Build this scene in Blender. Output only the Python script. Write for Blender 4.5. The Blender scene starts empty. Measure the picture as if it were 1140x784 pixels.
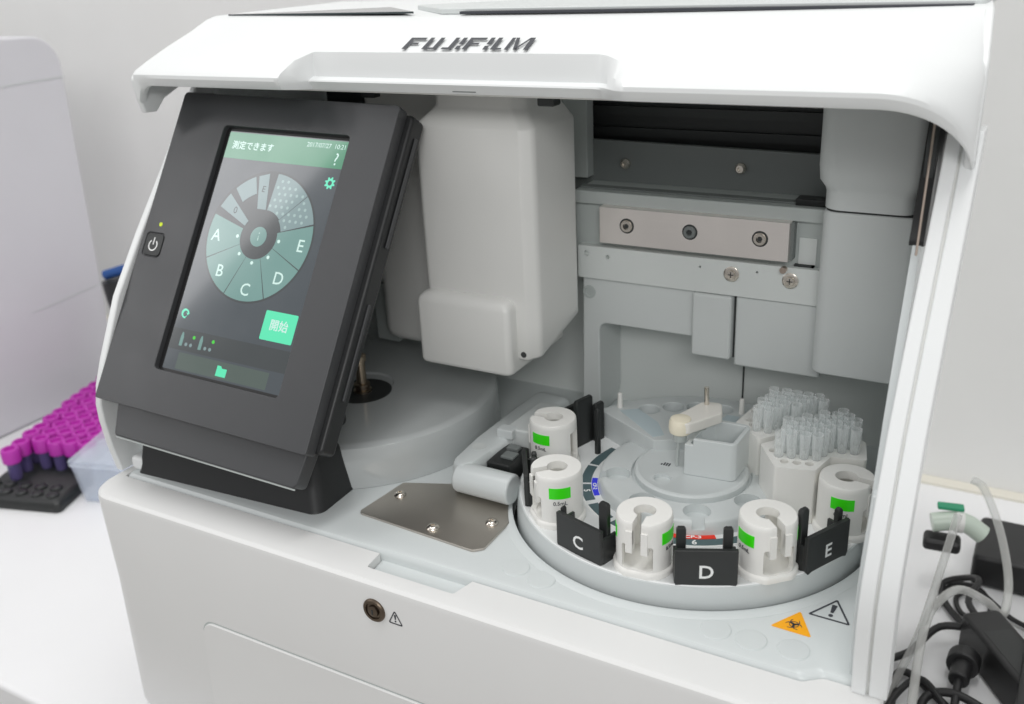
import bpy, bmesh, math, random
from mathutils import Vector, Matrix
random.seed(7)
S = 0.01                      # everything below is written in centimetres
COL = bpy.context.scene.collection
pi = math.pi

# ------------------------------------------------------------------ materials
def lin(c):
    return tuple(((v/255)/12.92 if v/255 <= .04045 else (((v/255)+.055)/1.055)**2.4) for v in c) + (1.0,)

def mat(name, rgb, rough=.4, metal=0.0, bump=0.0, scale=900.0, var=0.03, spec=.5, coat=0.0, emit=None, estr=1.0,
        trans=0.0, alpha=1.0, aniso=False):
    m = bpy.data.materials.new(name); m.use_nodes = True
    nt = m.node_tree; b = nt.nodes['Principled BSDF']
    c = lin(rgb)
    tc = nt.nodes.new('ShaderNodeTexCoord')
    nz = nt.nodes.new('ShaderNodeTexNoise'); nz.inputs['Scale'].default_value = 14.0; nz.inputs['Detail'].default_value = 4
    nt.links.new(tc.outputs['Object'], nz.inputs['Vector'])
    cr = nt.nodes.new('ShaderNodeValToRGB')
    cr.color_ramp.elements[0].position = .3; cr.color_ramp.elements[1].position = .7
    cr.color_ramp.elements[0].color = tuple(max(0, v*(1-var)) for v in c[:3]) + (1,)
    cr.color_ramp.elements[1].color = tuple(min(1, v*(1+var)) for v in c[:3]) + (1,)
    nt.links.new(nz.outputs['Fac'], cr.inputs['Fac'])
    nt.links.new(cr.outputs['Color'], b.inputs['Base Color'])
    mr = nt.nodes.new('ShaderNodeMapRange')
    mr.inputs['To Min'].default_value = max(.02, rough-.08); mr.inputs['To Max'].default_value = min(1, rough+.08)
    n3 = nt.nodes.new('ShaderNodeTexNoise'); n3.inputs['Scale'].default_value = 42.0; n3.inputs['Detail'].default_value = 8; n3.inputs['Distortion'].default_value = .2
    nt.links.new(tc.outputs['Object'], n3.inputs['Vector'])
    ad = nt.nodes.new('ShaderNodeMath'); ad.operation = 'MULTIPLY_ADD'; ad.inputs[1].default_value = .6
    nt.links.new(n3.outputs['Fac'], ad.inputs[0]); sc_ = nt.nodes.new('ShaderNodeMath'); sc_.operation = 'MULTIPLY'; sc_.inputs[1].default_value = .4
    nt.links.new(nz.outputs['Fac'], sc_.inputs[0]); nt.links.new(sc_.outputs[0], ad.inputs[2])
    mr.inputs['From Min'].default_value = .2; mr.inputs['From Max'].default_value = .8
    nt.links.new(ad.outputs[0], mr.inputs['Value']); nt.links.new(mr.outputs['Result'], b.inputs['Roughness'])
    b.inputs['Metallic'].default_value = metal
    b.inputs['Specular IOR Level'].default_value = spec
    b.inputs['Coat Weight'].default_value = coat; b.inputs['Coat Roughness'].default_value = .06
    b.inputs['Transmission Weight'].default_value = trans
    b.inputs['Alpha'].default_value = alpha
    if emit:
        b.inputs['Emission Color'].default_value = lin(emit); b.inputs['Emission Strength'].default_value = estr
    if bump > 0:
        n2 = nt.nodes.new('ShaderNodeTexNoise'); n2.inputs['Scale'].default_value = scale; n2.inputs['Detail'].default_value = 2
        nt.links.new(tc.outputs['Object'], n2.inputs['Vector'])
        if aniso:
            mp = nt.nodes.new('ShaderNodeMapping'); mp.inputs['Scale'].default_value = (.02, 1, 1)
            nt.links.new(tc.outputs['Object'], mp.inputs['Vector']); nt.links.new(mp.outputs['Vector'], n2.inputs['Vector'])
        bp = nt.nodes.new('ShaderNodeBump'); bp.inputs['Strength'].default_value = bump; bp.inputs['Distance'].default_value = .0003
        nt.links.new(n2.outputs['Fac'], bp.inputs['Height']); nt.links.new(bp.outputs['Normal'], b.inputs['Normal'])
    return m

M = dict(
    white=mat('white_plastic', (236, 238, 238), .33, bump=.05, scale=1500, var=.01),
    body=mat('body_plastic', (230, 230, 229), .38, bump=.06, scale=1500, var=.01),
    deck=mat('pale_grey_plastic', (211, 216, 216), .33, bump=.12, scale=1500, var=.015),
    cover=mat('glossy_grey_cover', (188, 192, 192), .14, bump=.03, scale=900, var=.02, coat=.3),
    grey=mat('grey_cover_plastic', (212, 216, 215), .4, bump=.18, scale=1500, var=.02),
    grey2=mat('warm_grey_plastic', (224, 224, 221), .36, bump=.18, scale=1500, var=.02),
    panel=mat('grey_panel', (218, 222, 220), .45, bump=.08, scale=1500, var=.02),
    steelgrey=mat('painted_rail_grey', (184, 190, 188), .4, bump=.05, var=.04),
    darkgrey=mat('dark_grey_sheet', (120, 125, 124), .5, var=.06),
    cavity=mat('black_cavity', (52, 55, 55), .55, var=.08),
    bezel=mat('charcoal_plastic', (68, 69, 71), .33, bump=.15, scale=2500, var=.03),
    bezeldark=mat('dark_charcoal_plastic', (40, 41, 42), .42, bump=.15, scale=2500, var=.03),
    black=mat('black_plastic', (40, 42, 42), .38, bump=.1, scale=2000, var=.05),
    cable=mat('black_rubber', (34, 34, 35), .45, var=.05),
    steel=mat('brushed_steel', (246, 240, 236), .42, metal=1.0, bump=.3, scale=700, var=.05, aniso=True),
    plate=mat('satin_steel_plate', (196, 190, 182), .36, metal=1.0, bump=.15, scale=1600, var=.08),
    screw=mat('bright_screw', (225, 218, 208), .22, metal=1.0, var=.05),
    brass=mat('brass_spindle', (186, 170, 150), .3, metal=1.0, var=.06),
    copper=mat('copper_rod', (196, 180, 168), .3, metal=1.0, var=.06),
    bronze=mat('bronze_lock', (112, 100, 88), .38, metal=1.0, var=.12),
    traywall_shaded=mat('tray_side_shaded', (204, 209, 209), .36, bump=.12, scale=1500, var=.015),  # darker than the tray floor: shade on the side put into the colour
    cup=mat('cup_white_plastic', (238, 237, 233), .38, bump=.08, scale=1800, var=.01),
    green=mat('green_label', (58, 236, 8), .45, var=.02),
    red=mat('red_label', (238, 52, 30), .45, var=.02),
    blue=mat('blue_label', (60, 66, 236), .45, var=.02),
    teal=mat('slate_label', (84, 106, 110), .5, var=.03),
    film=mat('pale_blue_label', (196, 210, 215), .45, var=.02),
    whiteink=mat('white_print', (242, 243, 242), .5, var=.01),
    ink=mat('dark_print', (66, 68, 74), .5, var=.02),
    orange=mat('orange_label', (255, 176, 22), .45, var=.02),
    ivory=mat('ivory_plastic', (236, 233, 226), .35, var=.01),
    cream=mat('cream_knob', (244, 236, 214), .4, var=.02),
    purple=mat('purple_cap', (190, 52, 176), .42, var=.05),
    device=mat('lilac_grey_casing', (216, 215, 220), .5, var=.01, bump=.05),
    wall=mat('wall_paint', (236, 236, 234), .7, bump=.1, scale=400, var=.012),
    bench=mat('bench_laminate', (238, 238, 239), .35, bump=.04, var=.008),
    floor=mat('floor_vinyl', (190, 187, 182), .5, var=.04),
    caulk=mat('ivory_sealant', (226, 222, 210), .5, var=.02),
    connector=mat('pale_green_connector', (196, 208, 196), .3, var=.05),
    greenplug=mat('green_plug', (40, 150, 110), .4, var=.03),
    bluegrip=mat('blue_grip', (40, 84, 150), .4, var=.03),
    glasstop=mat('smoked_glass', (62, 72, 74), .1, var=.02, coat=.5),
    led=mat('led_yellow', (170, 190, 30), .4, emit=(190, 205, 20), estr=.5),
)
def clear(name, rgb, opacity, rough=.1, ior=1.3):
    m = bpy.data.materials.new(name); m.use_nodes = True; nt = m.node_tree
    for n in list(nt.nodes):
        if n.type != 'OUTPUT_MATERIAL': nt.nodes.remove(n)
    out = [n for n in nt.nodes if n.type == 'OUTPUT_MATERIAL'][0]
    t = nt.nodes.new('ShaderNodeBsdfTransparent'); t.inputs['Color'].default_value = (.97, .98, .98, 1)
    p = nt.nodes.new('ShaderNodeBsdfPrincipled'); p.inputs['Base Color'].default_value = lin(rgb); p.inputs['Roughness'].default_value = rough
    lw = nt.nodes.new('ShaderNodeLayerWeight'); lw.inputs['Blend'].default_value = .25
    mr = nt.nodes.new('ShaderNodeMapRange'); mr.inputs['To Min'].default_value = opacity; mr.inputs['To Max'].default_value = min(1, opacity+.55)
    nt.links.new(lw.outputs['Facing'], mr.inputs['Value'])
    mx = nt.nodes.new('ShaderNodeMixShader')
    nt.links.new(mr.outputs['Result'], mx.inputs['Fac']); nt.links.new(t.outputs[0], mx.inputs[1]); nt.links.new(p.outputs[0], mx.inputs[2])
    nt.links.new(mx.outputs[0], out.inputs['Surface'])
    return m
M['tip'] = clear('clear_tip', (253, 254, 254), .17)
M['hose'] = clear('clear_hose', (216, 216, 213), .34)
M['tubeglass'] = clear('clear_tube', (120, 110, 160), .5)
M['bluebox'] = clear('blue_clear_box', (226, 232, 244), .2)

def disp(name, rgb, k=1.0):      # a lit display element
    m = mat(name, (20, 20, 20), .14, emit=rgb, estr=k, coat=.6)
    return m
M['d_back'] = disp('display_background', (76, 84, 90), .8)
M['d_band'] = disp('display_band', (66, 72, 74), .8)
M['d_head'] = disp('display_header', (72, 146, 112), .9)
M['d_seg'] = disp('display_segment', (120, 162, 156), .85)
M['d_dim'] = disp('display_dim_segment', (136, 160, 162), .85)
M['d_dot'] = disp('display_dot', (166, 192, 190), .9)
M['d_btn'] = disp('display_button', (92, 236, 184), .95)
M['d_mint'] = disp('display_mint', (110, 240, 200), .95)
M['d_white'] = disp('display_text', (214, 244, 236), .95)
M['d_pane'] = disp('display_pane', (84, 98, 92), .85)
M['d_green'] = disp('display_green', (70, 220, 60), .9)
M['d_dark'] = disp('display_dark', (48, 54, 56), .6)
M['d_bevel'] = mat('display_gasket', (30, 30, 31), .4)

# ------------------------------------------------------------------ geometry
class G:
    def __init__(s): s.b = bmesh.new()
    def face(s, vs):
        try: return s.b.faces.new(vs)
        except ValueError: return None
    def loft(s, secs, caps=True, closed=True, ring=False):
        rows = [[s.b.verts.new(Vector(p)*S) for p in sec] for sec in secs]
        n = len(rows[0])
        rng = range(len(rows)) if ring else range(len(rows)-1)
        for i in rng:
            a, c = rows[i], rows[(i+1) % len(rows)]
            for j in range(n if closed else n-1):
                k = (j+1) % n; s.face([a[j], a[k], c[k], c[j]])
        if caps and not ring:
            s.face(rows[0][::-1]); s.face(rows[-1])
        return s
    def prism(s, poly, axis, a, b, inset=0):
        f = {'z': lambda p, t: (p[0], p[1], t), 'x': lambda p, t: (t, p[0], p[1]), 'y': lambda p, t: (p[0], t, p[1])}[axis]
        return s.loft([[f(p, a) for p in poly], [f(p, b) for p in poly]])
    def box(s, x0, x1, y0, y1, z0, z1):
        return s.prism([(x0, y0), (x1, y0), (x1, y1), (x0, y1)], 'z', z0, z1)
    def obox(s, c, dx, dy, z0, z1, ang):       # box turned about z, c = centre
        ca, sa = math.cos(ang), math.sin(ang)
        p = [(c[0]+ca*u*dx/2-sa*v*dy/2, c[1]+sa*u*dx/2+ca*v*dy/2) for u, v in ((-1, -1), (1, -1), (1, 1), (-1, 1))]
        return s.prism(p, 'z', z0, z1)
    def lathe(s, c, prof, n=48, axis='z', caps=True):
        secs = []
        for r, h in prof:
            r = max(r, 1e-4); ring = []
            for i in range(n):
                a = 2*pi*i/n; u, v = r*math.cos(a), r*math.sin(a)
                ring.append({'z': (c[0]+u, c[1]+v, c[2]+h), 'y': (c[0]+u, c[1]+h, c[2]+v), 'x': (c[0]+h, c[1]+u, c[2]+v)}[axis])
            secs.append(ring)
        return s.loft(secs, caps=caps)
    def cyl(s, c, r, h, n=40, axis='z'):
        return s.lathe(c, [(r, 0), (r, h)], n, axis)
    def tube(s, pts, r, n=10, smooth=6, caps=True):
        P = [Vector(p) for p in pts]
        if smooth > 1 and len(P) > 2:
            Q = []
            for i in range(len(P)-1):
                p0, p1, p2, p3 = P[max(i-1, 0)], P[i], P[i+1], P[min(i+2, len(P)-1)]
                for k in range(smooth):
                    t = k/smooth
                    Q.append(.5*((2*p1)+(-p0+p2)*t+(2*p0-5*p1+4*p2-p3)*t*t+(-p0+3*p1-3*p2+p3)*t**3))
            Q.append(P[-1]); P = Q
        secs = []; up = Vector((0.13, .2, 1)).normalized()
        for i, p in enumerate(P):
            t = (P[min(i+1, len(P)-1)]-P[max(i-1, 0)]).normalized()
            u = up.cross(t)
            if u.length < 1e-3: u = Vector((1, 0, 0)).cross(t)
            u.normalize(); v = t.cross(u); up = v
            secs.append([p+r*(math.cos(2*pi*k/n)*u+math.sin(2*pi*k/n)*v) for k in range(n)])
        return s.loft(secs, caps=caps)
    def annulus(s, c, r0, r1, z0, z1, a0, a1, n=12):
        secs = []
        for i in range(n+1):
            a = a0+(a1-a0)*i/n; x, y = math.cos(a), math.sin(a)
            secs.append([(c[0]+r0*x, c[1]+r0*y, z0), (c[0]+r1*x, c[1]+r1*y, z0), (c[0]+r1*x, c[1]+r1*y, z1), (c[0]+r0*x, c[1]+r0*y, z1)])
        return s.loft(secs)
    def xf(s, m):
        m = m.copy(); m.translation *= S
        bmesh.ops.transform(s.b, matrix=m, verts=s.b.verts); return s
    def add(s, other):
        me = bpy.data.meshes.new('tmp'); other.b.to_mesh(me); s.b.from_mesh(me); bpy.data.meshes.remove(me); return s
    def mesh(s, name):
        bmesh.ops.recalc_face_normals(s.b, faces=s.b.faces)
        me = bpy.data.meshes.new(name); s.b.to_mesh(me); s.b.free(); return me

def shear(g, k, y0, xmin=None, x1=None):
    for v in g.b.verts:
        x, y = v.co.x/S, v.co.y/S
        if xmin is not None and x < xmin: continue
        f = 1 if x1 is None else min(1, (x-xmin)/(x1-xmin))
        v.co.x -= k*max(0, y-y0)*f*S
    return g
def rpoly(pts, r, n=6):
    out = []; N = len(pts)
    for i in range(N):
        p = Vector(pts[i]); a = Vector(pts[i-1]); b = Vector(pts[(i+1) % N])
        ri = r[i] if isinstance(r, (list, tuple)) else r
        if ri <= 0: out.append(tuple(p)); continue
        da, db = (a-p), (b-p); la, lb = da.length, db.length; da.normalize(); db.normalize()
        ang = da.angle(db); d = min(ri/math.tan(ang/2), la*.49, lb*.49); rr = d*math.tan(ang/2)
        c = p+(da+db).normalized()*(rr/math.sin(ang/2))
        s0 = p+da*d-c; s1 = p+db*d-c
        a0 = math.atan2(s0.y, s0.x); a1 = math.atan2(s1.y, s1.x); dl = (a1-a0+pi) % (2*pi)-pi
        for k in range(n+1):
            t = a0+dl*k/n; out.append((c.x+rr*math.cos(t), c.y+rr*math.sin(t)))
    return out

ORG = {}
def origin(o):
    v = Vector((0, 0, 0))
    while o is not None: v += o.location; o = o.parent
    return v
def finish(me, name, m, parent, bevel, ang, local, seg=3):
    me.materials.append(M[m] if isinstance(m, str) else m)
    for p in me.polygons: p.use_smooth = True
    me.set_sharp_from_angle(angle=math.radians(ang))
    o = bpy.data.objects.new(name, me); COL.objects.link(o)
    if parent is not None:
        if not local: me.transform(Matrix.Translation(-origin(parent)))
        o.parent = parent
    if bevel:
        b = o.modifiers.new('bevel', 'BEVEL'); b.width = bevel*S; b.segments = seg; b.limit_method = 'ANGLE'
        b.angle_limit = math.radians(40); b.harden_normals = True; b.use_clamp_overlap = True
    return o
def obj(name, g, m, parent=None, bevel=0, ang=35, local=False, cut=None, seg=3):
    me = g.mesh(name)
    if cut:
        t = bpy.data.objects.new('t', me); COL.objects.link(t); tmp = []
        for c in cut:
            cm = c.mesh('c'); co = bpy.data.objects.new('c', cm); COL.objects.link(co); tmp.append(co)
            b = t.modifiers.new('b', 'BOOLEAN'); b.operation = 'DIFFERENCE'; b.solver = 'EXACT'; b.object = co
        dg = bpy.context.evaluated_depsgraph_get(); dg.update()
        me2 = bpy.data.meshes.new_from_object(t.evaluated_get(dg))
        for q in tmp+[t]: bpy.data.objects.remove(q)
        me = me2; me.name = name; me.materials.clear()
    return finish(me, name, m, parent, bevel, ang, local, seg)
def thing(name, label, cat, loc=(0, 0, 0), rz=0, group=None):
    o = bpy.data.objects.new(name, None); COL.objects.link(o); o.empty_display_size = .01
    o.location = Vector(loc)*S; o.rotation_euler = (0, 0, rz); tag(o, label, cat, group); return o
def tag(o, label, cat, group=None):
    o['label'] = label; o['category'] = cat
    if group: o['group'] = group
    return o
def struct(o): o['kind'] = 'structure'; return o
def dup(root, loc, rz, label, group=None):
    def cp(o, par):
        c = o.copy(); COL.objects.link(c); c.parent = par
        for ch in list(o.children):
            cp(ch, c)
        return c
    r = cp(root, None); r.location = Vector(loc)*S; r.rotation_euler = (0, 0, rz); r['label'] = label
    if group: r['group'] = group
    return r
def text(name, body, size, mtx, m, parent, shear=0.0, depth=.006, bold=0.0, local=False, xs=1.0, align='CENTER'):
    cu = bpy.data.curves.new('t', 'FONT'); cu.body = body; cu.size = size; cu.shear = shear; cu.extrude = depth; cu.offset = bold
    cu.align_x = align; cu.align_y = 'CENTER'; cu.resolution_u = 3
    t = bpy.data.objects.new('t', cu); COL.objects.link(t)
    dg = bpy.context.evaluated_depsgraph_get(); dg.update()
    me = bpy.data.meshes.new_from_object(t.evaluated_get(dg)); bpy.data.objects.remove(t); me.materials.clear(); me.name = name
    me.transform(Matrix.Diagonal((xs, 1, 1, 1))); me.transform(mtx); me.transform(Matrix.Scale(S, 4))
    return finish(me, name, m, parent, 0, 30, local)
def frame(o, u, v):
    u = Vector(u).normalized(); v = Vector(v); n = u.cross(v).normalized(); v = n.cross(u)
    m = Matrix(((u.x, v.x, n.x, o[0]), (u.y, v.y, n.y, o[1]), (u.z, v.z, n.z, o[2]), (0, 0, 0, 1))); return m

# ================================================================== SETTING
BZ = -16.0
g = G().prism(rpoly([(-170, -15.3), (90, -15.3), (90, 36.4), (-170, 36.4)], .5), 'z', BZ-3, BZ)
o = obj('lab_bench', g, 'bench', None, bevel=.4)
tag(o, 'long white laboratory bench top the analyser stands on', 'bench')
o = obj('wall', G().box(-260, 160, 36.5, 40, -95, 170), 'wall'); struct(o)
o = obj('floor', G().box(-300, 200, -260, 36.4, -97, -95), 'floor'); struct(o)
g = G().loft([[(x, 36.48, BZ+.01), (x, 35.7, BZ+.01), (x, 35.72, BZ+.2), (x, 36.3, BZ+.42), (x, 36.48, BZ+.45)] for x in (-169, 89)])
o = obj('sealant_strip', g, 'caulk'); tag(o, 'ivory sealant strip along the joint of wall and bench', 'sealant strip')

# ================================================================== ANALYSER
A = thing('blood_analyzer', 'white desktop blood chemistry analyser with raised lid, touch screen and open sample bay', 'analyser', (-10, 1.5, BZ))
# ---- lower body
def ring(x0, x1, y0, y1, r, z):
    return [(p[0], p[1], z) for p in rpoly([(x0, y0), (x1, y0), (x1, y1), (x0, y1)], [r, r, 1, 1], 10)]
secs = [ring(-31.3, 11.6, -12.6, 16, 2.0, BZ+.5), ring(-31.45, 11.7, -12.85, 16, 2.2, BZ+1.2), ring(-31.0, 11.6, -12.85, 16, 2.0, -6),
        ring(-30.95, 11.6, -12.85, 16, 1.7, -.62), ring(-30.9, 11.55, -12.78, 15.9, 1.6, -.38), ring(-30.75, 11.45, -12.6, 15.8, 1.5, -.24), ring(-30.5, 11.3, -12.3, 15.6, 1.4, -.2)]
g = shear(G().loft(secs), .115, -12.0, 5, 11)
cuts = [G().prism(rpoly([(-11.9, -11.85), (-7.0, -11.85), (-6.4, -9.5), (-12.1, -9.5)], [.15, .15, 0, 0]), 'z', -.9, 1),
        G().prism(rpoly([(-30.15, -10.66), (8.4, -10.66), (9.1, -10.1), (10.75, -10.1), (9.15, 10.5), (-30.15, 10.5)], [.2, .5, .5, 0, 0, 0]), 'z', -1.6, 1)]
body = obj('lower_housing', g, 'body', A, cut=cuts, ang=28)
for x in (-29, 8.5): obj('foot', G().cyl((x, -10, BZ), 1.2, .9, 24), 'black', A)
# front door panel
pan = rpoly([(-23.6, -14.2), (3.2, -14.2), (3.2, -6.4), (-23.1, -6.4)], [.6, .6, .9, .9], 8)
g = G().loft([[(p[0], y, p[1]) for p in q] for y, q in ((-12.7, pan), (-12.93, pan), (-12.97, [(a*.9985-.012, -10.3+(b+10.3)*.992) for a, b in pan]))])
obj('front_door', g, 'body', A, ang=20)
gr = G(); outer = [(-10.2+(a+10.2)*1.0062, -10.3+(b+10.3)*1.0205) for a, b in pan]
gr.loft([[(p[0], -12.865, p[1]) for p in pan], [(p[0], -12.865, p[1]) for p in outer]], caps=False)
obj('door_gap', gr, 'steelgrey', A)
# key lock
lk = obj('key_lock', G().lathe((-10.87, -12.82, -1.68), [(.62, 0), (.62, -.1), (.56, -.16), (.44, -.16), (.42, -.08), (.3, -.08), (.28, -.2), (.2, -.22), (0, -.22)], 36, 'y'), 'bronze', A)
obj('keyhole', G().box(-10.91, -10.83, -13.06, -13.03, -1.82, -1.56), 'cavity', lk)
def tri_sign(name, o, u, v, w, m_edge, parent, fill=None, sign='!', lw=.09, h=.866, bang=True):
    F = frame(o, u, v); H = w*h
    def T(a, r0): return rpoly([(-w/2*a, -H/3*a), (w/2*a, -H/3*a), (0, H*2/3*a)], r0, 3)
    if fill:
        lb = obj(name, G().prism(T(1, .06), 'z', 0, .012).xf(F), fill, parent)
    else:
        a, b = T(1, .06), T(1-lw*6/w*.62, .03)
        g = G().loft([[(p[0], p[1], .0) for p in a], [(p[0], p[1], .012) for p in a], [(p[0], p[1], .012) for p in b], [(p[0], p[1], .0) for p in b]], ring=True)
        lb = obj(name, g.xf(F), m_edge, parent)
    if bang:
        g = G().prism(rpoly([(-.035*w, 0.0*w), (.035*w, 0.0*w), (.065*w, .32*w), (-.065*w, .32*w)], .02*w, 3), 'z', 0, .012)
        g.cyl((0, -.11*w, 0), .055*w, .012, 14); obj('exclamation_mark', g.xf(F), m_edge, lb)
    return lb, F
tri_sign('caution_mark', (-9.68, -12.86, -1.84), (1, 0, 0), (0, 0, 1), .84, 'ink', A, lw=.05, h=.95)

# ---- deck
dk = rpoly([(-30.1, -10.6), (8.45, -10.6), (9.1, -10.05), (10.7, -10.05), (9.1, 10.4), (-30.1, 10.4)], [.25, .6, .6, .05, 0, 0])
def shrink(poly, d):      # pull towards centre by d on each side
    cx = sum(p[0] for p in poly)/len(poly); cy = 0
    return [(p[0]+d*(1 if p[0] < cx else -1), p[1]+d*(1 if p[1] < 0 else -1)) for p in poly]
g = G().loft([[(p[0], p[1], -1.5) for p in dk], [(p[0], p[1], -.35) for p in dk], [(p[0], p[1], -.18) for p in shrink(dk, .06)],
              [(p[0], p[1], -.06) for p in shrink(dk, .17)], [(p[0], p[1], 0) for p in shrink(dk, .36)]])
deck = obj('deck', g, 'deck', A, cut=[G().cyl((0, 0, -.9), 9.2, 3, 128)], ang=28)
g = G().prism(rpoly([(-11.85, -11.8), (-7.05, -11.8), (-6.5, -10.5), (-12.0, -10.5)], [.15, .15, 0, 0]), 'z', -.88, -.6)
obj('finger_recess', g, 'deck', A, bevel=.1)
g = G()
secs = []
for i in range(128):
    a = 2*pi*i/128; secs.append([(r*math.cos(a), r*math.sin(a), z) for r, z in ((9.2, -.5), (9.2, .06), (9.3, .1), (9.5, .09), (9.72, .01), (9.72, -.5))])
g.loft(secs, ring=True)
obj('bay_rim', g, 'deck', A)
for x, y in ((-5.24, -9.1), (-3.73, -9.4), (4.48, -9.35), (5.99, -9.35), (7.69, -9.2)):
    obj('embossed_dot', G().lathe((x, y, 0), [(.66, -.01), (.66, .012), (.62, .05), (.56, .055), (0, .055)], 32), 'deck', deck)
obj('bay_floor', G().cyl((0, 0, -.89), 9.18, .03, 96), 'cavity', A)
# stickers on the deck
lb, F = tri_sign('biohazard_label', (7.3, -7.62, .006), (1, -.03, 0), (0, 1, 0), 1.72, 'ink', A, fill='orange', bang=False)
g = G()
F2 = F @ Matrix.Translation((0, 0.0, .014))
for k in range(3):
    a = pi/2+k*2*pi/3; c = (.17*math.cos(a), .17*math.sin(a))
    secs = []
    for i in range(21):
        t = a+math.radians(38)+(2*pi-math.radians(76))*i/20; th = .018+.05*math.sin(pi*i/20)
        secs.append([(c[0]+rr*math.cos(t), c[1]+rr*math.sin(t), z) for rr, z in ((.205-th, 0), (.205, 0), (.205, .01), (.205-th, .01))])
    g.loft(secs)
g.loft([[(r*math.cos(2*pi*i/28), r*math.sin(2*pi*i/28), z) for r, z in ((.17, .011), (.2, .011), (.2, .018), (.17, .018))] for i in range(28)], ring=True)
obj('biohazard_symbol', g.xf(F2), 'ink', lb)
tri_sign('caution_label', (8.52, -6.15, .006), (1, -.02, 0), (0, 1, 0), 1.78, 'ink', A, lw=.075)

# ---- steel cover plate with three screws
pl = [(-15.0, -8.45), (-7.75, -8.9), (-7.35, -8.5)]
pl += [(9.24*math.cos(a), 9.95*math.sin(a)) for a in [math.radians(217-3*k) for k in range(5)]]
pl += [(-10.4, -2.6), (-12.2, -4.0), (-14.6, -4.95)]
g = G().prism(rpoly(pl, [.25, .3, .1, 0, 0, 0, 0, 0, .2, .1, .2], 3), 'z', .002, .13)
plate = obj('cover_plate', g, 'plate', A, bevel=.02, seg=1)
for x, y in ((-14.0, -6.1), (-10.6, -8.05), (-8.15, -6.4)):
    g = G().lathe((x, y, .13), [(.33, 0), (.34, .02), (.3, .1), (.2, .16), (.1, .17), (.09, .1), (0, .1)], 24)
    obj('screw', g, 'screw', plate)

# ---- reagent cover with spindle
RC = (-21.2, .5)
g = G().lathe((RC[0], RC[1], 0), [(8.3, .02), (8.25, 1.4), (8.2, 2.1), (8.12, 2.35), (7.9, 2.48), (7.6, 2.5), (1.9, 2.52), (1.8, 2.4), (0, 2.4)], 128)
rc = obj('reagent_cover', g, 'cover', A, ang=40)
obj('spindle_recess', G().lathe((-20.6, -.3, 2.53), [(1.75, 0), (1.75, .02), (0, .02)], 40), 'cavity', rc)
obj('spindle', G().lathe((-20.6, -.3, 2.55), [(.55, 0), (.55, .12), (.42, .16), (.42, .32), (.5, .36), (.5, .5), (.3, .56), (.3, 1.9), (.4, 1.95), (.42, 2.3), (.28, 2.4), (0, 2.4)], 28), 'brass', rc)

# ---- side walls / pillars
PROF = [(-10.35, -.2), (-10.65, 1.5), (-10.8, 3.2), (-10.78, 4.2), (-10.5, 5.3), (-9.9, 6.6), (-8.2, 9.8), (-5.9, 12.8), (-3.35, 15.9), (-.6, 19.4), (1.2, 21.6)]
def yprof(z):
    for (a, b), (c, d) in zip(PROF, PROF[1:]):
        if b <= z <= d: return a+(c-a)*(z-b)/(d-b)
    return PROF[-1][0]
def wallpoly(off, y1=15.5, top=22.3, base=-.3):
    return [(y+off, max(z, base)) for y, z in PROF]+[(2.4+off, top), (y1, top), (y1, base)]
def band(off, dep, zmax=19.5):
    P_ = [q for q in PROF if q[1] < zmax]+[(yprof(zmax), zmax)]
    return [(y+off, z) for y, z in P_]+[(y+off+dep, z) for y, z in P_[::-1]]
left = obj('left_pillar', G().prism(wallpoly(0), 'x', -31.2, -30.7), 'white', A, bevel=.12)
obj('left_liner', G().prism(wallpoly(1.6), 'x', -30.7, -30.3), 'deck', A, bevel=.05)
right = obj('right_pillar', G().prism(band(0, 1.2), 'x', 10.84, 11.5), 'white', A, bevel=.14)
obj('pillar_seal', G().prism(band(.16, 1.0), 'x', 10.72, 10.86), 'grey2', right)
obj('inner_rail', G().prism(band(-.05, 1.5), 'x', 10.2, 10.74), 'white', A, bevel=.12)
obj('right_liner', G().prism(band(.75, 2.0, 7.5), 'x', 9.97, 10.22), 'deck', A, bevel=.08)
sp_ = wallpoly(1.2, 11.0); obj('side_panel', shear(G().prism(sp_, 'x', 10.0, 10.3), .05, -10), 'deck', A)
g = G().prism(rpoly([(-2.85, 15.4), (3.2, 14.0), (5.6, 14.5), (7.4, 19.5), (7.0, 21.3), (1.6, 21.3), (.5, 19.4), (-2.3, 15.9)], [.5, .7, .3, .3, 0, 0, 0, 0]), 'x', 9.86, 10.4)
hs = obj('hinge_slot', shear(g, .05, -10), 'cable', A)
g = G().tube([(9.68, -.3, 20.6), (9.85, -2.6, 17), (9.93, -3.7, 15.3)], .05, 10, 1)
obj('hinge_rod', g, 'copper', hs)
obj('hinge_stud', G().cyl((9.1, 3.4, 17.6), .13, .2, 16, 'x'), 'screw', hs); obj('hinge_stud', G().cyl((9.1, 2.4, 13.7), .2, .25, 16, 'x'), 'screw', hs)
obj('hinge_bracket', G().tube([(9.1, 1.4, 15.3), (9.1, 4.0, 15.5)], .06, 8, 1), 'copper', hs)
obj('hinge_boss', G().prism(rpoly([(-.9, 16.0), (.4, 15.4), (1.6, 19.6), (.6, 20.6), (-.9, 19.2)], [.4, .2, .4, .2, 1.2]), 'x', 9.5, 9.9), 'cavity', A, bevel=.05)
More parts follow.
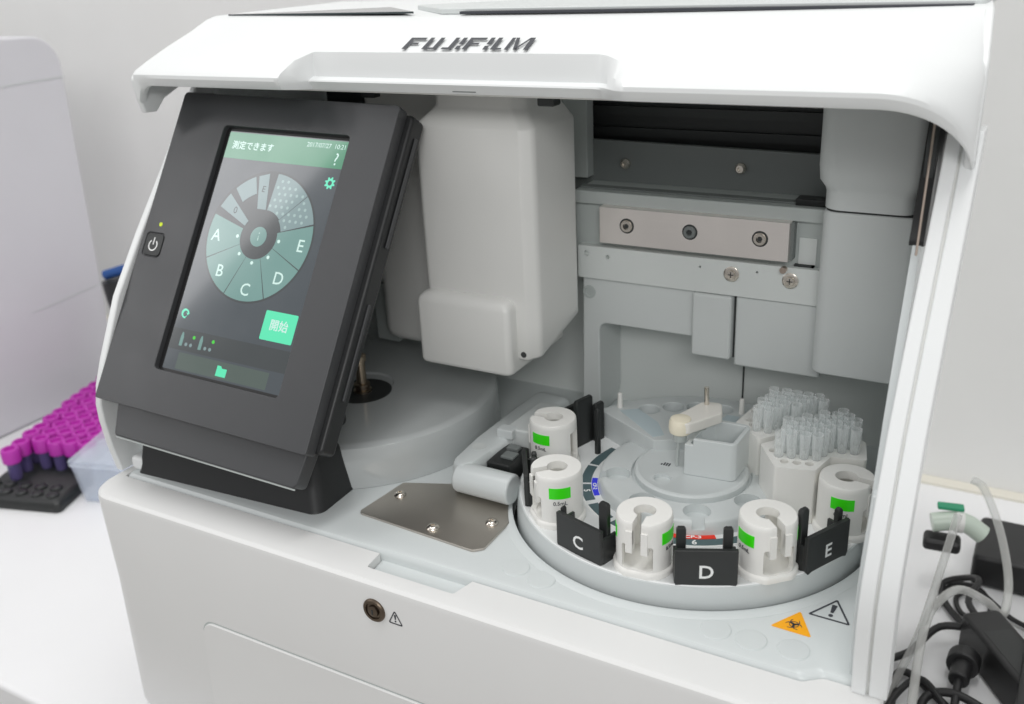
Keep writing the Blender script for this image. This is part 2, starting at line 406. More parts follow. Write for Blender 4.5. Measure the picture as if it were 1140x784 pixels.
# ---- back wall and cavity
obj('back_wall', G().box(-30.2, 9.0, 9.7, 10.2, -.3, 13.2), 'panel', A)
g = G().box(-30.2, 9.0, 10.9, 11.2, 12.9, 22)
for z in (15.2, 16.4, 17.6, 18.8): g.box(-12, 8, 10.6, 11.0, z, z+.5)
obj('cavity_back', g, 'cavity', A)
obj('cavity_floor', G().box(-30.2, 9.0, 9.7, 11.0, 12.6, 12.95), 'darkgrey', A)
obj('wall_seam', G().box(-.36, -.28, 9.62, 9.72, 0, 9), 'cavity', A)
g = G().prism(rpoly([(-11.0, 13.2), (4.4, 13.2), (4.4, 16.2), (-11.0, 16.4)], .05), 'y', 9.4, 9.7)
sh = obj('upper_shelf', g, 'darkgrey', A, bevel=.05)
for x, z in ((-7.6, 15.1), (-.9, 15.25)): obj('shelf_screw', G().lathe((x, 9.3, z), [(.3, .1), (.3, -.1), (.2, -.22), (.12, -.22), (.1, -.1), (0, -.1)], 20, 'y'), 'screw', sh)
g = G().box(-9.7, 4.4, 6.75, 9.6, 13.6, 14.0); g.box(-9.7, 4.4, 6.55, 6.8, 13.35, 14.08)
obj('rail', g, 'steelgrey', A, bevel=.08)
obj('rail_groove', G().box(-9.6, 2.6, 7.5, 8.1, 14.0, 14.1), 'darkgrey', A, bevel=.03)
obj('rail_stop', G().box(2.6, 4.3, 7.3, 8.2, 14.0, 14.35), 'black', A, bevel=.05)
obj('carriage_panel', G().box(-9.6, 4.4, 6.85, 7.15, 10.6, 13.6), 'steelgrey', A, bevel=.05)
g = G().prism(rpoly([(3.05, 11.1), (3.95, 11.1), (3.95, 12.5), (3.05, 12.5)], .05), 'y', 6.78, 6.9)
obj('carriage_tab', g, 'panel', A, bevel=.02)
obj('carriage_clip', G().box(2.9, 3.9, 6.6, 6.85, 10.98, 11.1).box(3.78, 3.9, 6.6, 6.85, 10.75, 11.1), 'cavity', A)
BX0, BX1 = -7.75, 2.72
bar = obj('steel_bar', G().box(BX0, BX1, 6.0, 6.6, 11.35, 13.4), 'steel', A, bevel=.04)
for x, dark in ((-6.1, 0), (-2.5, 1), (1.25, 0)):
    z = 12.45
    g = G().lathe((x, 6.0, z), [(.42, .0), (.42, -.015), (.36, -.02)], 30, 'y')
    obj('bolt_ring', g, 'cavity', bar)
    g = G().lathe((x, 6.0, z), [(.34, -.0), (.34, -.08), (.3, -.14), (.17, -.14), (.15, -.05), (0, -.05)], 24, 'y')
    obj('bolt', g, 'darkgrey' if dark else 'screw', bar)
    obj('bolt_socket', G().lathe((x, 5.94, z), [(.14, .0), (.14, -.03), (0, -.03)], 6, 'y'), 'cavity', bar)
obj('steel_bar_backing', G().box(BX1, BX1+.16, 6.3, 6.86, 11.4, 13.35), 'darkgrey', A)
g = G().prism(rpoly([(-9.25, 9.1), (4.3, 9.1), (4.3, 11.0), (-9.25, 11.0)], .1), 'y', 6.3, 6.9)
fl = obj('flange_strip', g, 'panel', A, bevel=.05, cut=[G().cyl((x, 6.0, z), r, .6, 20, 'y') for x, z, r in ((-8.7, 10.55, .17), (-7.4, 10.45, .13), (-2.0, 10.5, .07), (1.1, 10.55, .07))])
for x, z in ((-.25, 10.3), (2.85, 10.3)):
    g = G().lathe((x, 6.3, z), [(.42, 0), (.42, -.05), (.36, -.08), (.24, -.08), (.22, -.16), (0, -.18)], 24, 'y')
    obj('flange_screw', g, 'screw', fl)
obj('flange_screw_slot', G().box(2.7, 3.0, 6.1, 6.14, 10.28, 10.32).box(2.83, 2.87, 6.1, 6.14, 10.15, 10.45).box(-.4, -.1, 6.1, 6.14, 10.28, 10.32).box(-.27, -.23, 6.1, 6.14, 10.15, 10.45), 'cavity', fl)
obj('bar_stud', G().cyl((2.5, 6.0, 10.9), .17, .3, 16, 'y'), 'copper', fl)
# overhanging covers
g = G().prism(rpoly([(-9.3, 0), (-8.3, 0), (-8.1, 1.2), (-8.1, 6.3), (-2.1, 6.3), (-2.1, 9.1), (-9.1, 9.1), (-9.2, 4)], [0, .3, 1.0, .5, 0, 0, .1, 1], 5), 'y', 6.6, 9.7)
obj('arch_cover', g, 'grey', A, bevel=.12)
obj('cover_screw', G().lathe((-8.7, 6.6, 8.15), [(.4, 0), (.4, -.05), (.26, -.06), (.24, -.02), (0, -.02)], 24, 'y'), 'steelgrey', A)
obj('small_cover', G().box(-2.35, -.15, 6.15, 9.7, 5.4, 9.05), 'grey', A, bevel=.15)
obj('right_cover', G().box(-.02, 4.6, 6.5, 9.7, 5.0, 9.05), 'grey', A, bevel=.15)
obj('cover_gap', G().box(-.15, -.02, 6.7, 7.2, 5.4, 9.0), 'cavity', A)
# big right cover
g = G().prism(rpoly([(4.4, 8.6), (4.4, 5.0), (8.9, 5.0), (8.9, 8.6)], [0, .7, .5, 0], 6), 'z', 5.95, 14.4)
obj('probe_cover', g, 'grey', A, bevel=.12)
g = G(); base = [(4.42, 8.6), (4.42, 5.0), (8.6, 5.0), (8.6, 8.6)]
R = [0, .9, .6, 0]
g.loft([[(p[0], p[1], z) for p in rpoly([(x+d*(1 if x < 6 else -1)*1, y+(d if y < 7 else 0)) for x, y in base], R, 6)] for z, d in ((14.5, 0.02), (14.52, .0), (15.3, .0), (15.5, -.05), (15.9, -.28), (16.6, -.34), (22, -.34))])
obj('probe_cover_cap', g, 'grey', A, ang=40)
obj('cover_split', G().prism(rpoly([(4.5, 8.6), (4.5, 5.1), (8.7, 5.1), (8.7, 8.6)], [0, .7, .5, 0], 6), 'z', 14.4, 14.5), 'cavity', A)

# ---- pipette housing
g = G(); fp = [(-16.0, 5.4), (-16.0, .6), (-9.6, .6), (-8.95, 1.05), (-8.7, 5.4)]; RR = [0, .45, .3, .5, .4]
def hs_(z, d, dz=0): return [(p[0], p[1], z+(.32*(p[1]-.6)*max(0, 1-(z-5.9)/2) if z < 7.9 else 0)) for p in rpoly([(x+d*(1 if x < -12 else -1), y+(d if y < 5 else 0)) for x, y in fp], RR, 8)]
secs = [hs_(z, d) for z, d in ((5.75, .5), (5.8, .3), (5.92, .1), (6.1, .0), (7.9, 0), (18.3, 0), (18.45, .06), (19.2, .75), (19.35, .85), (21.5, .9))]
# slanted underside: lower at the back left
g.loft(secs)
hous = obj('pipette_housing', g, 'grey2', A, ang=50)
g = G(); f2 = [(-16.15, 6), (-16.15, -.25), (-10.2, -.25), (-10.2, 6)]
def h2(z, d): return [(p[0], p[1], z) for p in rpoly([(x+d*(1 if x < -12 else -1), y+(d if y < 5 else 0)) for x, y in f2], [0, .32, .4, 0], 6)]
g.loft([h2(z, d) for z, d in ((5.15, .4), (5.17, .2), (5.28, .06), (5.45, 0), (8.85, 0), (9.15, .08), (9.35, .3), (9.42, .6), (9.44, .85))])
obj('nose_cover', g, 'grey2', hous, ang=50)
obj('housing_hole', G().cyl((-9.85, .58, 6.3), .17, .1, 20, 'y'), 'cavity', hous)
g = G(); f3 = [(-21.6, 9.7), (-21.6, 3.4), (-15.5, 3.4), (-15.5, 9.7)]
g.loft([[(p[0], p[1], z) for p in rpoly([(x+(d if x < -18 else 0), y+(d if y < 7 else 0)) for x, y in f3], [0, .9, 0, 0], 6)] for z, d in ((4.4, .7), (4.5, .35), (4.8, .06), (5.2, 0), (21.5, 0))])
obj('housing_rear', g, 'grey2', A, ang=50)
obj('rear_bracket', G().prism(rpoly([(-23.4, 3.5), (-21.7, 3.5), (-21.7, 7.4), (-23.4, 7.4)], [0, 0, .6, .6]), 'y', 5.2, 5.6), 'steelgrey', A, bevel=.05)
obj('housing_back', G().box(-15.8, -11.2, 5.3, 9.7, 6.5, 22), 'grey2', A)
obj('side_sheet', G().box(-11.6, -9.65, 8.6, 9.5, 14.3, 22), 'steelgrey', A, bevel=.05)
obj('lid_latch', G().box(-8.0, -7.1, -.3, .5, 19.75, 20.6), 'cavity', A, bevel=.1)
obj('lid_stop', G().box(-19.0, -18.1, .4, 1.0, 19.75, 20.6), 'cavity', A, bevel=.1)

# ---- lid
def sec(x):
    e = 0.0
    def ss(a, b):
        t = min(1, max(0, (x-a)/(b-a))); return t*t*(3-2*t)
    gx = ss(-20.75, -20.25)*(1-ss(-4.3, -1.9))
    d = 0
    
    if x < -30.2: t = min(1, (-30.2-x)/.9); d = max(d, 1.0*(1-math.sqrt(max(0, 1-t*t))))
    c = .16*math.sin(pi*(x+31)/42.3)      # the crest dips a little in the middle
    D = 0; dL = d
    if x > 7.9: t = min(1, (x-7.9)/3.42); D = 2.9*(1-(1-t**2.2)**(1/2.2)); dL = 0
    N = [(15, 23.85), (2.9, 23.83-c), (2.45, 23.76-c), (2.1, 23.6-c), (-1.2, 22.5-c*.4), (-2.6, 21.98), (-3.75, 21.5), (-3.98, 21.3), (-4.0, 21.12), (-3.86, 20.85-dL), (-3.7, 20.68-dL), (-3.4, 20.68-dL), (-3.3, 21.0), (-.5, 22.0), (2.6, 23.0), (15, 23.0)]
    Q = [(15, 23.85), (2.9, 23.83-c), (2.45, 23.76-c), (2.1, 23.6-c), (-1.1, 22.52-c*.4), (-1.42, 22.3), (-1.58, 21.6), (-1.62, 21.1), (-2.0, 20.98), (-2.05, 20.9), (-1.75, 20.45), (-1.4, 20.42), (-1.2, 21.0), (-.5, 22.0), (2.6, 23.0), (15, 23.0)]
    wgt = [0, 0, 0, .02, .3, .55, .88, .97, 1, 1, 1, 1, .9, .5, .1, 0]
    N = [(n[0]+.85*D*k_, n[1]-D*k_) for n, k_ in zip(N, wgt)]
    return [(x, n[0]+(q[0]-n[0])*gx, n[1]+(q[1]-n[1])*gx) for n, q in zip(N, Q)]
xs = [-31.15, -31.08, -30.95, -30.75, -30.5, -30.2]+[-30.2+.9*k for k in range(1, 10)]+[-21.0, -20.8, -20.7, -20.6, -20.5, -20.4, -20.3, -20.2, -19.8, -19.5]+[-19.5+1.5*k for k in range(1, 10)]+[-4.5, -4.2, -3.9]+[-3.9+.2*k for k in range(1, 12)]+[-1.5, -.5, 1, 3, 5, 6.5, 7.6]+[7.6+.25*k for k in range(1, 12)]+[10.6, 10.8, 10.95, 11.05, 11.12, 11.18, 11.24, 11.3]
lid = obj('lid', shear(G().loft([sec(x) for x in sorted(set(round(v, 3) for v in xs))]), .1, -1, 7, 11), 'white', A, ang=32)
ck = rpoly([(-3.98, 21.2), (-3.85, 20.0), (-3.62, 19.15), (-2.75, 19.1), (-2.06, 19.75), (-.6, 20.3), (1.6, 20.8), (14.9, 21), (14.9, 23.7), (2.4, 23.7)], [.4, .3, .15, .2, .4, .5, .5, .3, .5, .5], 4)
obj('lid_cheek', G().prism(ck, 'x', -31.5, -31.12), 'white', lid, bevel=.14)
ck = rpoly([(-1.75, 18.6), (-1.35, 17.95), (-.4, 17.7), (4, 17.6), (14.9, 17.6), (14.9, 23.78), (2.3, 23.76), (-.6, 22.0)], [.3, .3, .3, .5, .3, .5, .3, .8], 4)
obj('lid_cheek', shear(G().prism(ck, 'x', 11.0, 11.38), .1, -1), 'white', lid, bevel=.12)
# body frame strip that shows under the lip
g = G().loft([[(x, y, z) for y, z in ((-1.75, 20.75), (-1.6, 20.35), (-1.2, 20.3), (0, 20.9), (0, 21.4), (-1.2, 21.2))] for x in (-30.2, 9.9)])
obj('front_frame', g, 'grey2', A, bevel=.04)
obj('frame_slot', G().box(-11.7, -10.4, -1.85, -1.66, 20.55, 20.65), 'darkgrey', A)
g = G().prism([(-30.2, 2.9), (-16.9, 2.9), (-21.4, 7.0), (-26, 4.6)], 'z', 23.8, 23.9)
obj('smoked_window', g, 'glasstop', lid)
obj('top_gap', G().box(-14.0, 10.2, 2.85, 3.35, 23.75, 23.87), 'ink', lid)
g = G().prism(rpoly([(-15.5, 3.4), (10.6, 3.4), (10.9, 14.4), (-4, 14.4), (-19.5, 6.9)], .3), 'z', 23.7, 24.0)
obj('top_panel', g, 'grey', lid, bevel=.08)
# logo: slanted strokes
LG = frame((-11.35, -1.2, 22.49+.02), (1, 0, 0), (0, .9488, .316)) @ Matrix.Diagonal((1.14, 1.95, 1, 1))
bm = G(); LZ = .006; sh_ = -.22; hgt = .66; 
def stroke(x0, y0, x1, y1, w):       # quad, horizontal width w, sheared
    bm.prism([(x0+y0*sh_, y0), (x0+w+y0*sh_, y0), (x1+w+y1*sh_, y1), (x1+y1*sh_, y1)], 'z', 0, .006)
def bar(x0, x1, y0, y1): bm.prism([(x0+y0*sh_*1, y0), (x1+y0*sh_, y0), (x1+y1*sh_, y1), (x0+y1*sh_, y1)], 'z', 0, .006)
W = .2; X = -3.35
for ch in 'FUJIFILM':
    if ch == 'F':
        stroke(X, 0, X, hgt, W); bar(X+W, X+.82, hgt-.12, hgt); bar(X+W, X+.62, .27, .37); X += 1.02
    elif ch == 'U':
        stroke(X, .0, X, hgt, W); bar(X+W, X+.52, 0, .09); stroke(X+.52, 0, X+.52, hgt, W); X += .98
    elif ch == 'J':
        stroke(X+.3, 0, X+.3, hgt, W); bar(X, X+.3, 0, .1); X += .7
    elif ch == 'I':
        stroke(X-.02, 0, X-.02, .2, W); stroke(X-.02, .29, X-.02, hgt, W); X += .34
    elif ch == 'L':
        stroke(X, 0, X, hgt, W); bar(X+W, X+.5, 0, .09); X += .66
    elif ch == 'M':
        stroke(X, 0, X, hgt, W*.8); stroke(X+.42, 0, X+W*.9, hgt, W*.8); stroke(X+.42, 0, X+.84, hgt, W*.55); stroke(X+.88, 0, X+.88, hgt, W); X += 1
    if ch == 'I' and X > .3: X += .0
obj('brand_lettering', bm.xf(LG @ Matrix.Translation((.3, -.08, .0))), 'ink', lid)

# ---- touch screen
BL = Vector((-30.72, -11.03, 4.85)); U = Vector((15.45, .0, -.3)).normalized(); V = Vector((-.2, 9.9, 15.15)).normalized()
SF = frame(BL, U, V); SW, SH = 15.1, 18.1
V = Vector((SF[0][1], SF[1][1], SF[2][1])); NN = Vector((SF[0][2], SF[1][2], SF[2][2]))
def sp(poly, z0, z1): return G().prism(poly, 'z', z0, z1).xf(SF)
DX0, DX1, DY0, DY1 = 3.72, 12.5, 2.35, 16.3
SFD = SF @ Matrix.Translation((-.43, 0, 0))
cut = G().prism(rpoly([(DX0, DY0), (DX1, DY0), (DX1, DY1), (DX0, DY1)], .25), 'z', -.35, 1); cut.xf(SF)
cut2 = G().prism(rpoly([(.3, 8.3), (1.72, 8.3), (1.72, 9.7), (.3, 9.7)], .25), 'z', -.08, 1); cut2.xf(SF)
scr = obj('touch_screen', sp(rpoly([(0, 0), (SW, 0), (SW, SH), (0, SH)], [.15, .15, .25, .25]), -.75, 0), 'bezel', A, bevel=.12, cut=[cut, cut2])
obj('screen_back_shell', sp(rpoly([(.2, .15), (SW+.35, .15), (SW+.4, SH-.15), (.2, SH-.15)], .3), -1.9, -.75), 'bezeldark', scr, bevel=.18)
g = sp([(SW+.42, 11), (SW+.5, 11), (SW+.5, SH-1.2), (SW+.42, SH-1.2)], -1.5, -1.25); obj('side_ridge', sp([(SW+.36, 3), (SW+.46, 3), (SW+.46, 8), (SW+.36, 8)], -1.4, -1.2), 'bezel', scr, bevel=.03)
obj('side_ridge', g, 'bezel', scr, bevel=.03)
lip = sp(rpoly([(1.6, -1.75), (SW-.55, -1.75), (SW-.35, .3), (1.1, .3)], [.25, .3, 0, 0]), -1.55, -.62)
obj('screen_flange', lip, 'bezel', scr, bevel=.1)
obj('flange_trim', sp([(1.7, -1.83), (SW-.65, -1.83), (SW-.65, -1.75), (1.7, -1.75)], -.8, -.72), 'steelgrey', scr)
pan_ = obj('display', sp([(DX0-.05, DY0-.05), (DX1+.05, DY0-.05), (DX1+.05, DY1+.05), (DX0-.05, DY1+.05)], -.36, -.3), 'd_bevel', scr)
def dp(name, poly, lvl, m): return obj(name, G().prism(poly, 'z', -.3, -.3+.004*lvl).xf(SFD), m, pan_)
x0, x1 = 4.45, 12.78
dp('screen_image', [(x0, 2.5), (x1+.05, 2.5), (x1+.05, 16.1), (x0, 16.1)], 1, 'd_back')
dp('header_bar', [(x0, 14.55), (x1+.05, 14.55), (x1+.05, 16.05), (x0, 16.05)], 2, 'd_head')
dp('status_band', [(x0, 3.62), (x1, 3.62), (x1, 4.78), (x0, 4.78)], 2, 'd_band')
dp('bottom_bar', [(5.35, 2.6), (11.75, 2.6), (11.75, 3.5), (5.35, 3.5)], 2, 'd_pane')
dp('start_button', rpoly([(10.45, 5.1), (12.6, 5.1), (12.6, 6.65), (10.45, 6.65)], .08), 2, 'd_btn')
def stext(nm, body, size, x, y, m, **k): return text(nm, body, size, SFD @ Matrix.Translation((x, y, -.285)), m, pan_, depth=.001, **k)
stext('button_text', '開始', .62, 11.52, 5.9, 'd_white', bold=.01)
stext('header_text', '測定できます', .5, 4.85, 15.3, 'd_white', bold=.008, align='LEFT')
stext('date_text', '2017/07/27  10:21', .36, 11.35, 15.72, 'd_white')
stext('help_icon', '?', .95, 12.2, 15.02, 'd_white')
# wheel
WC = (8.52, 10.4); WR = 3.55
def pie(a0, a1, r0, r1, n=14):
    return [(WC[0]+r1*math.cos(math.radians(a0+(a1-a0)*i/n)), WC[1]+r1*math.sin(math.radians(a0+(a1-a0)*i/n))) for i in range(n+1)] + \
           [(WC[0]+r0*math.cos(math.radians(a1+(a0-a1)*i/n)), WC[1]+r0*math.sin(math.radians(a1+(a0-a1)*i/n))) for i in range(n+1)]
def pieo(name, a0, a1, r0, r1, lvl, m, n=14):
    secs = []
    for i in range(n+1):
        a = math.radians(a0+(a1-a0)*i/n); c, s_ = math.cos(a), math.sin(a)
        secs.append([(WC[0]+r*c, WC[1]+r*s_, z) for r, z in ((r0, -.3), (r1, -.3), (r1, -.3+.004*lvl), (r0, -.3+.004*lvl))])
    return obj(name, G().loft(secs).xf(SFD), m, pan_)
dp('wheel_disc', [(WC[0]+(WR+.12)*math.cos(2*pi*i/64), WC[1]+(WR+.12)*math.sin(2*pi*i/64)) for i in range(64)], 2, 'd_band')
for k, L in enumerate('ABCDE'):
    a0_, a1_ = ((165, 205.5), (206.5, 248.5), (249.5, 294.5), (295.5, 335.5), (336.5, 376))[k]; c = (a0_+a1_)/2; pieo('wheel_segment', a0_, a1_, 1.25, WR, 3, 'd_seg')
    a = math.radians(c); stext('segment_letter', L, .95, WC[0]+2.95*math.cos(a), WC[1]+2.95*math.sin(a), 'd_white', bold=.006)
    dp('segment_dot', [(WC[0]+1.45*math.cos(a)+.1*math.cos(2*pi*i/12), WC[1]+1.45*math.sin(a)+.1*math.sin(2*pi*i/12)) for i in range(12)], 4, 'd_white')
pieo('wheel_segment', 17.5, 44.5, 1.45, WR, 3, 'd_dim'); pieo('wheel_segment', 45.2, 87, 1.5, WR, 3, 'd_dim')
dp('wheel_segment', [(WC[0]+a, WC[1]+b) for a, b in ((-.62, 1.5), (-.02, 1.5), (-.42, 3.5), (-1.1, 3.3))], 3, 'd_dim'); pieo('wheel_segment', 112, 135, 2.5, WR-.05, 3, 'd_dim'); pieo('wheel_segment', 142, 157, 1.25, WR-.05, 3, 'd_dim', 6)
g = G()
for i in range(-9, 10):
    for j in range(-9, 10):
        px, py = (i+.5*(j % 2))*.4, j*.35; r = math.hypot(px, py); a = math.degrees(math.atan2(py, px))
        if 1.6 < r < WR-.12 and (20 < a < 42 or 48 < a < 85):
            g.cyl((WC[0]+px, WC[1]+py, -.3), .09, .016, 8)
o = obj('wheel_dots', g.xf(SFD), 'd_dot', pan_)
pieo('wheel_hub_ring', 0, 360, .55, 1.05, 3, 'd_band', 32); pieo('wheel_hub', 0, 360, .02, .55, 4, 'd_seg', 24)
stext('hub_mark', 'i', .7, WC[0], WC[1], 'd_white')
stext('segment_mark', 'E', .5, WC[0]-.55, WC[1]+2.6, 'd_dark'); stext('segment_mark', '0', .55, WC[0]-2.1, WC[1]+1.25, 'd_dark')
g = G(); gc = (12.22, 13.75)
secs = []
for i in range(32):
    a = 2*pi*i/32; ro = .34 if (i//2) % 2 else .24
    secs.append([(gc[0]+r*math.cos(a), gc[1]+r*math.sin(a), z) for r, z in ((.13, -.3), (ro, -.3), (ro, -.288), (.13, -.288))])
obj('settings_icon', g.loft(secs, ring=True).xf(SFD), 'd_mint', pan_)
stext('left_icon', '⟳', .75, 5.0, 5.6, 'd_mint')
g = G(); secs = []
for i in range(20):
    a = 2*pi*i/20; secs.append([(5.0+r*math.cos(a), 5.6+r*math.sin(a), z) for r, z in ((.17, -.3), (.26, -.3), (.26, -.288), (.17, -.288))])
g.loft(secs[:-3]); obj('round_icon', g.xf(SFD), 'd_mint', pan_)
dp('folder_icon', [(8.25, 2.72), (8.95, 2.72), (8.95, 3.16), (8.6, 3.16), (8.5, 3.28), (8.25, 3.28)], 3, 'd_btn')
for i, xx in enumerate((5.15, 6.55)):
    dp('bottle_icon', [(xx, 3.85), (xx+.22, 3.85), (xx+.22, 4.35), (xx+.14, 4.6), (xx+.06, 4.6), (xx, 4.35)], 3, 'd_seg')
    dp('status_dot', [(xx+.95+.1*math.cos(2*pi*k/12), 4.42+.1*math.sin(2*pi*k/12)) for k in range(12)], 3, 'd_green')
    for q in (.5, .85): dp('status_pip', [(xx+q+.1*math.cos(2*pi*k/12), 3.98+.1*math.sin(2*pi*k/12)) for k in range(12)], 3, 'd_dim')
# power button + led
pb = obj('power_button', sp(rpoly([(.36, 8.36), (1.66, 8.36), (1.66, 9.64), (.36, 9.64)], .25), -.1, .0), 'black', scr, bevel=.05)
g = G(); secs = []
for i in range(25):
    a = math.radians(128+284*i/24); secs.append([(1.01+r*math.cos(a), 8.97+r*math.sin(a), z) for r, z in ((.27, 0), (.34, 0), (.34, .015), (.27, .015))])
g.loft(secs); g.box(.975, 1.045, 9.0, 9.42, 0, .015); obj('power_symbol', g.xf(SF), 'whiteink', pb)
obj('status_led', G().cyl((1.16, 10.2, -.01), .12, .03, 16).xf(SF), 'led', scr)
# screen foot on the deck
b0 = [(-29.4, -10.25), (-16.75, -9.5), (-16.9, -5.9), (-29.4, -4.5)]
def ins(f, z): return [(p[0], p[1], z) for p in rpoly([(x+(f if x < -23 else -f), y+(f*1.2 if y < -8 else -f)) for x, y in b0], [.3, .7, .7, .3], 6)]
obj('screen_foot', G().loft([ins(-.05, 0.005), ins(0, .15), ins(.35, 2.3), ins(.5, 2.75), ins(.8, 3.0)]), 'bezeldark', A, ang=50)
obj('screen_hinge', G().box(-28.5, -18, -8.2, -4.8, 2.9, 6.5), 'bezeldark', A, bevel=.4)
obj('deck_step', G().box(-30.05, -28.95, -10.2, -8.6, .0, .9), 'white', A, bevel=.3)

# ---- reader arm between cover and carousel
arm = [(-11.75, -4.35), (-10.9, -4.9), (-10.5, -4.2), (-10.3, -2.6), (-9.9, .4), (-9.7, 2.2), (-9.4, 5.4), (-11.6, 5.6), (-11.85, 1.2), (-11.95, -1.5)]
g = G(); ap = rpoly(arm, [.5, .3, .5, .5, .3, .3, .3, .4, .5, .5], 4)
cx_, cy_ = -11.3, 0
g.loft([[(p[0], p[1], z-.00*p[1]) for p in [(cx_+(a-cx_)*k, cy_+(b-cy_)*(1-(1-k)*.3)) for a, b in ap]] for z, k in ((.3, 1), (1.2, 1), (1.6, .96), (1.8, .85), (1.84, .7))])
ra = obj('reader_arm', g, 'deck', A, ang=45)
g = G().tube([(-11.3, -4.35, 1.0), (-7.95, -4.4, 1.0)], .82, 28, 1)
obj('arm_barrel', g, 'deck', ra, bevel=.15)
obj('arm_dimple', G().lathe((-11.2, -2.4, 1.83), [(.42, .0), (.42, .025), (.34, .02), (0, .01)], 24), 'grey', ra)
obj('sensor_block', G().box(-10.3, -8.9, -3.2, -.9, .3, 1.55), 'black', ra, bevel=.1)
obj('sensor_window', G().box(-9.75, -9.0, -2.6, -1.9, 1.55, 1.7).box(-9.9, -9.2, -1.7, -1.2, 1.55, 1.75), 'darkgrey', ra, bevel=.04)
obj('sensor_cover', G().prism([(-10.6, -.6), (-9.1, -.6), (-9.0, 3.2), (-10.4, 3.2)], 'z', .2, 2.3), 'grey', ra, bevel=.12)
obj('sensor_clip', G().box(-10.9, -9.9, -1.0, -.3, 1.8, 2.35), 'deck', ra, bevel=.08)

# ================================================================== CAROUSEL
C = thing('sample_carousel', 'round pale grey sample carousel sitting in the open bay', 'carousel', (0, 0, 0))
holes = []
for k in range(9):
    a = math.radians(285-40*k); 
g = G().lathe((0, 0, 0), [(8.98, -.8), (8.95, .05), (8.86, .8), (8.82, .95), (8.7, .99), (8.6, .9), (0, .9)], 144)
obj('tray', g, 'traywall_shaded', C, ang=40)
obj('tray_floor_lit', G().lathe((0, 0, 0), [(8.74, .9), (8.76, .98), (8.72, 1.01), (8.6, 1.0), (8.55, .965), (0, .96)], 144), 'white', C, ang=40)  # whiter than the tray side: light from above put into the colour
hub_cut = []
hub_h = [math.radians(v) for v in (207, 251, 294, 336)]
for a in hub_h: hub_cut += [G().cyl((3.72*math.cos(a), 3.72*math.sin(a), 1.2), .66, 2, 40), G().obox((4.35*math.cos(a), 4.35*math.sin(a)), 1.3, .62, 1.22, 3, a)]
g = G().lathe((0, 0, 0), [(4.75, .9), (4.72, 1.1), (4.62, 1.55), (4.55, 1.63), (4.45, 1.66), (3.05, 1.66), (3.0, 1.5), (0, 1.5)], 128)
obj('hub_ring', g, 'deck', C, ang=35, cut=hub_cut)
g = G().lathe((0, 0, 0), [(2.88, 1.5), (2.88, 1.84), (2.8, 1.92), (2.68, 1.94), (2.6, 1.9), (0, 1.9)], 96)
hd = obj('hub_disc', g, 'deck', C, ang=35, cut=[G().cyl((-.95, -1.55, 1.7), .45, 1, 32)])
g = G()
for k in range(4): g.box(-1.55+.13*k, -1.47+.13*k, -.3, -.0 if k else -.15, 1.9, 1.91)
obj('tiny_mark', g, 'ink', hd)
# slate arcs and labels on the tray floor
g = G()
for a0, a1 in ((160, 182), (184, 203), (205, 222), (226, 243), (246, 262), (266, 340)):
    g.annulus((0, 0), 5.1, 5.62, .965, .985, math.radians(a0), math.radians(a1), 10)
obj('slate_arc', g, 'teal', C)
obj('white_arc', G().annulus((0, 0), 5.62, 5.72, .965, .99, math.radians(150), math.radians(345), 40), 'whiteink', C)
bl = obj('blue_label', G().annulus((0, 0), 4.78, 5.06, .965, 1.0, math.radians(198), math.radians(218), 8), 'blue', C)
rl = obj('red_label', G().annulus((0, 0), 4.78, 5.08, .965, 1.0, math.radians(279), math.radians(303), 8), 'red', C)
def flat(x, y, z, rz): return Matrix.Translation((x, y, z)) @ Matrix.Rotation(rz, 4, 'Z')
def pol(r, d): return (r*math.cos(math.radians(d)), r*math.sin(math.radians(d)))
x, y = pol(4.93, 291); text('label_text', 'CP-3', .3, flat(x, y, 1.004, math.radians(291+90)), 'whiteink', rl, bold=.008, xs=1.3)
x, y = pol(5.36, 291.5); text('slot_number', '6', .5, flat(x, y, .99, math.radians(291+90)), 'whiteink', C, bold=.01)
x, y = pol(4.92, 208); text('label_text', 'CP-2', .26, flat(x, y, 1.004, math.radians(208+90)), 'whiteink', bl, bold=.008, xs=1.2)
x, y = pol(5.36, 212); text('slot_number', '5', .46, flat(x, y, .99, math.radians(212+90)), 'whiteink', C, bold=.01)
# rear crescent platform
arc = [pol(7.3, 154-3.5*k) for k in range(23)]
cr = arc+[(1.3, 3.0), (-2.4, .95)]
g = G().prism(cr, 'z', .9, 2.5)
crs = obj('rear_platform', g, 'deck', C, bevel=.1, cut=[G().cyl((*pol(5.95, v), 1.6), .6, 2, 32) for v in (133, 119.5, 106.5, 93.5)])
obj('platform_label', G().prism([(-5.5, 3.55), (-4.6, 4.15), (-3.0, 3.0), (-2.15, 1.75), (-2.6, 1.3)], 'z', 2.5, 2.515), 'film', crs)
obj('platform_label', G().prism([(-.3, 3.2), (.9, 3.2), (.8, 5.4), (.1, 5.4)], 'z', 2.5, 2.515), 'film', crs)
for x, y in ((-5.65, 3.95), (.75, 5.9)): obj('locating_peg', G().lathe((x, y, 2.5), [(.16, 0), (.13, .85), (0, .9)], 16), 'cup', crs)
# tub on the hub
g = G().prism(rpoly([(-.15, -.75), (2.4, -.5), (2.5, 1.9), (.5, 1.95), (-.05, 1.1)], [.08, .35, .4, .1, .1]), 'z', 1.9, 3.95)
tub = obj('mixing_tub', g, 'deck', C, bevel=.05, cut=[G().prism(rpoly([(.1, -.52), (2.17, -.28), (2.25, 1.66), (.65, 1.7), (.15, .95)], .1), 'z', 2.4, 5), G().box(-1, .3, -1, 3, 3.6, 5)])
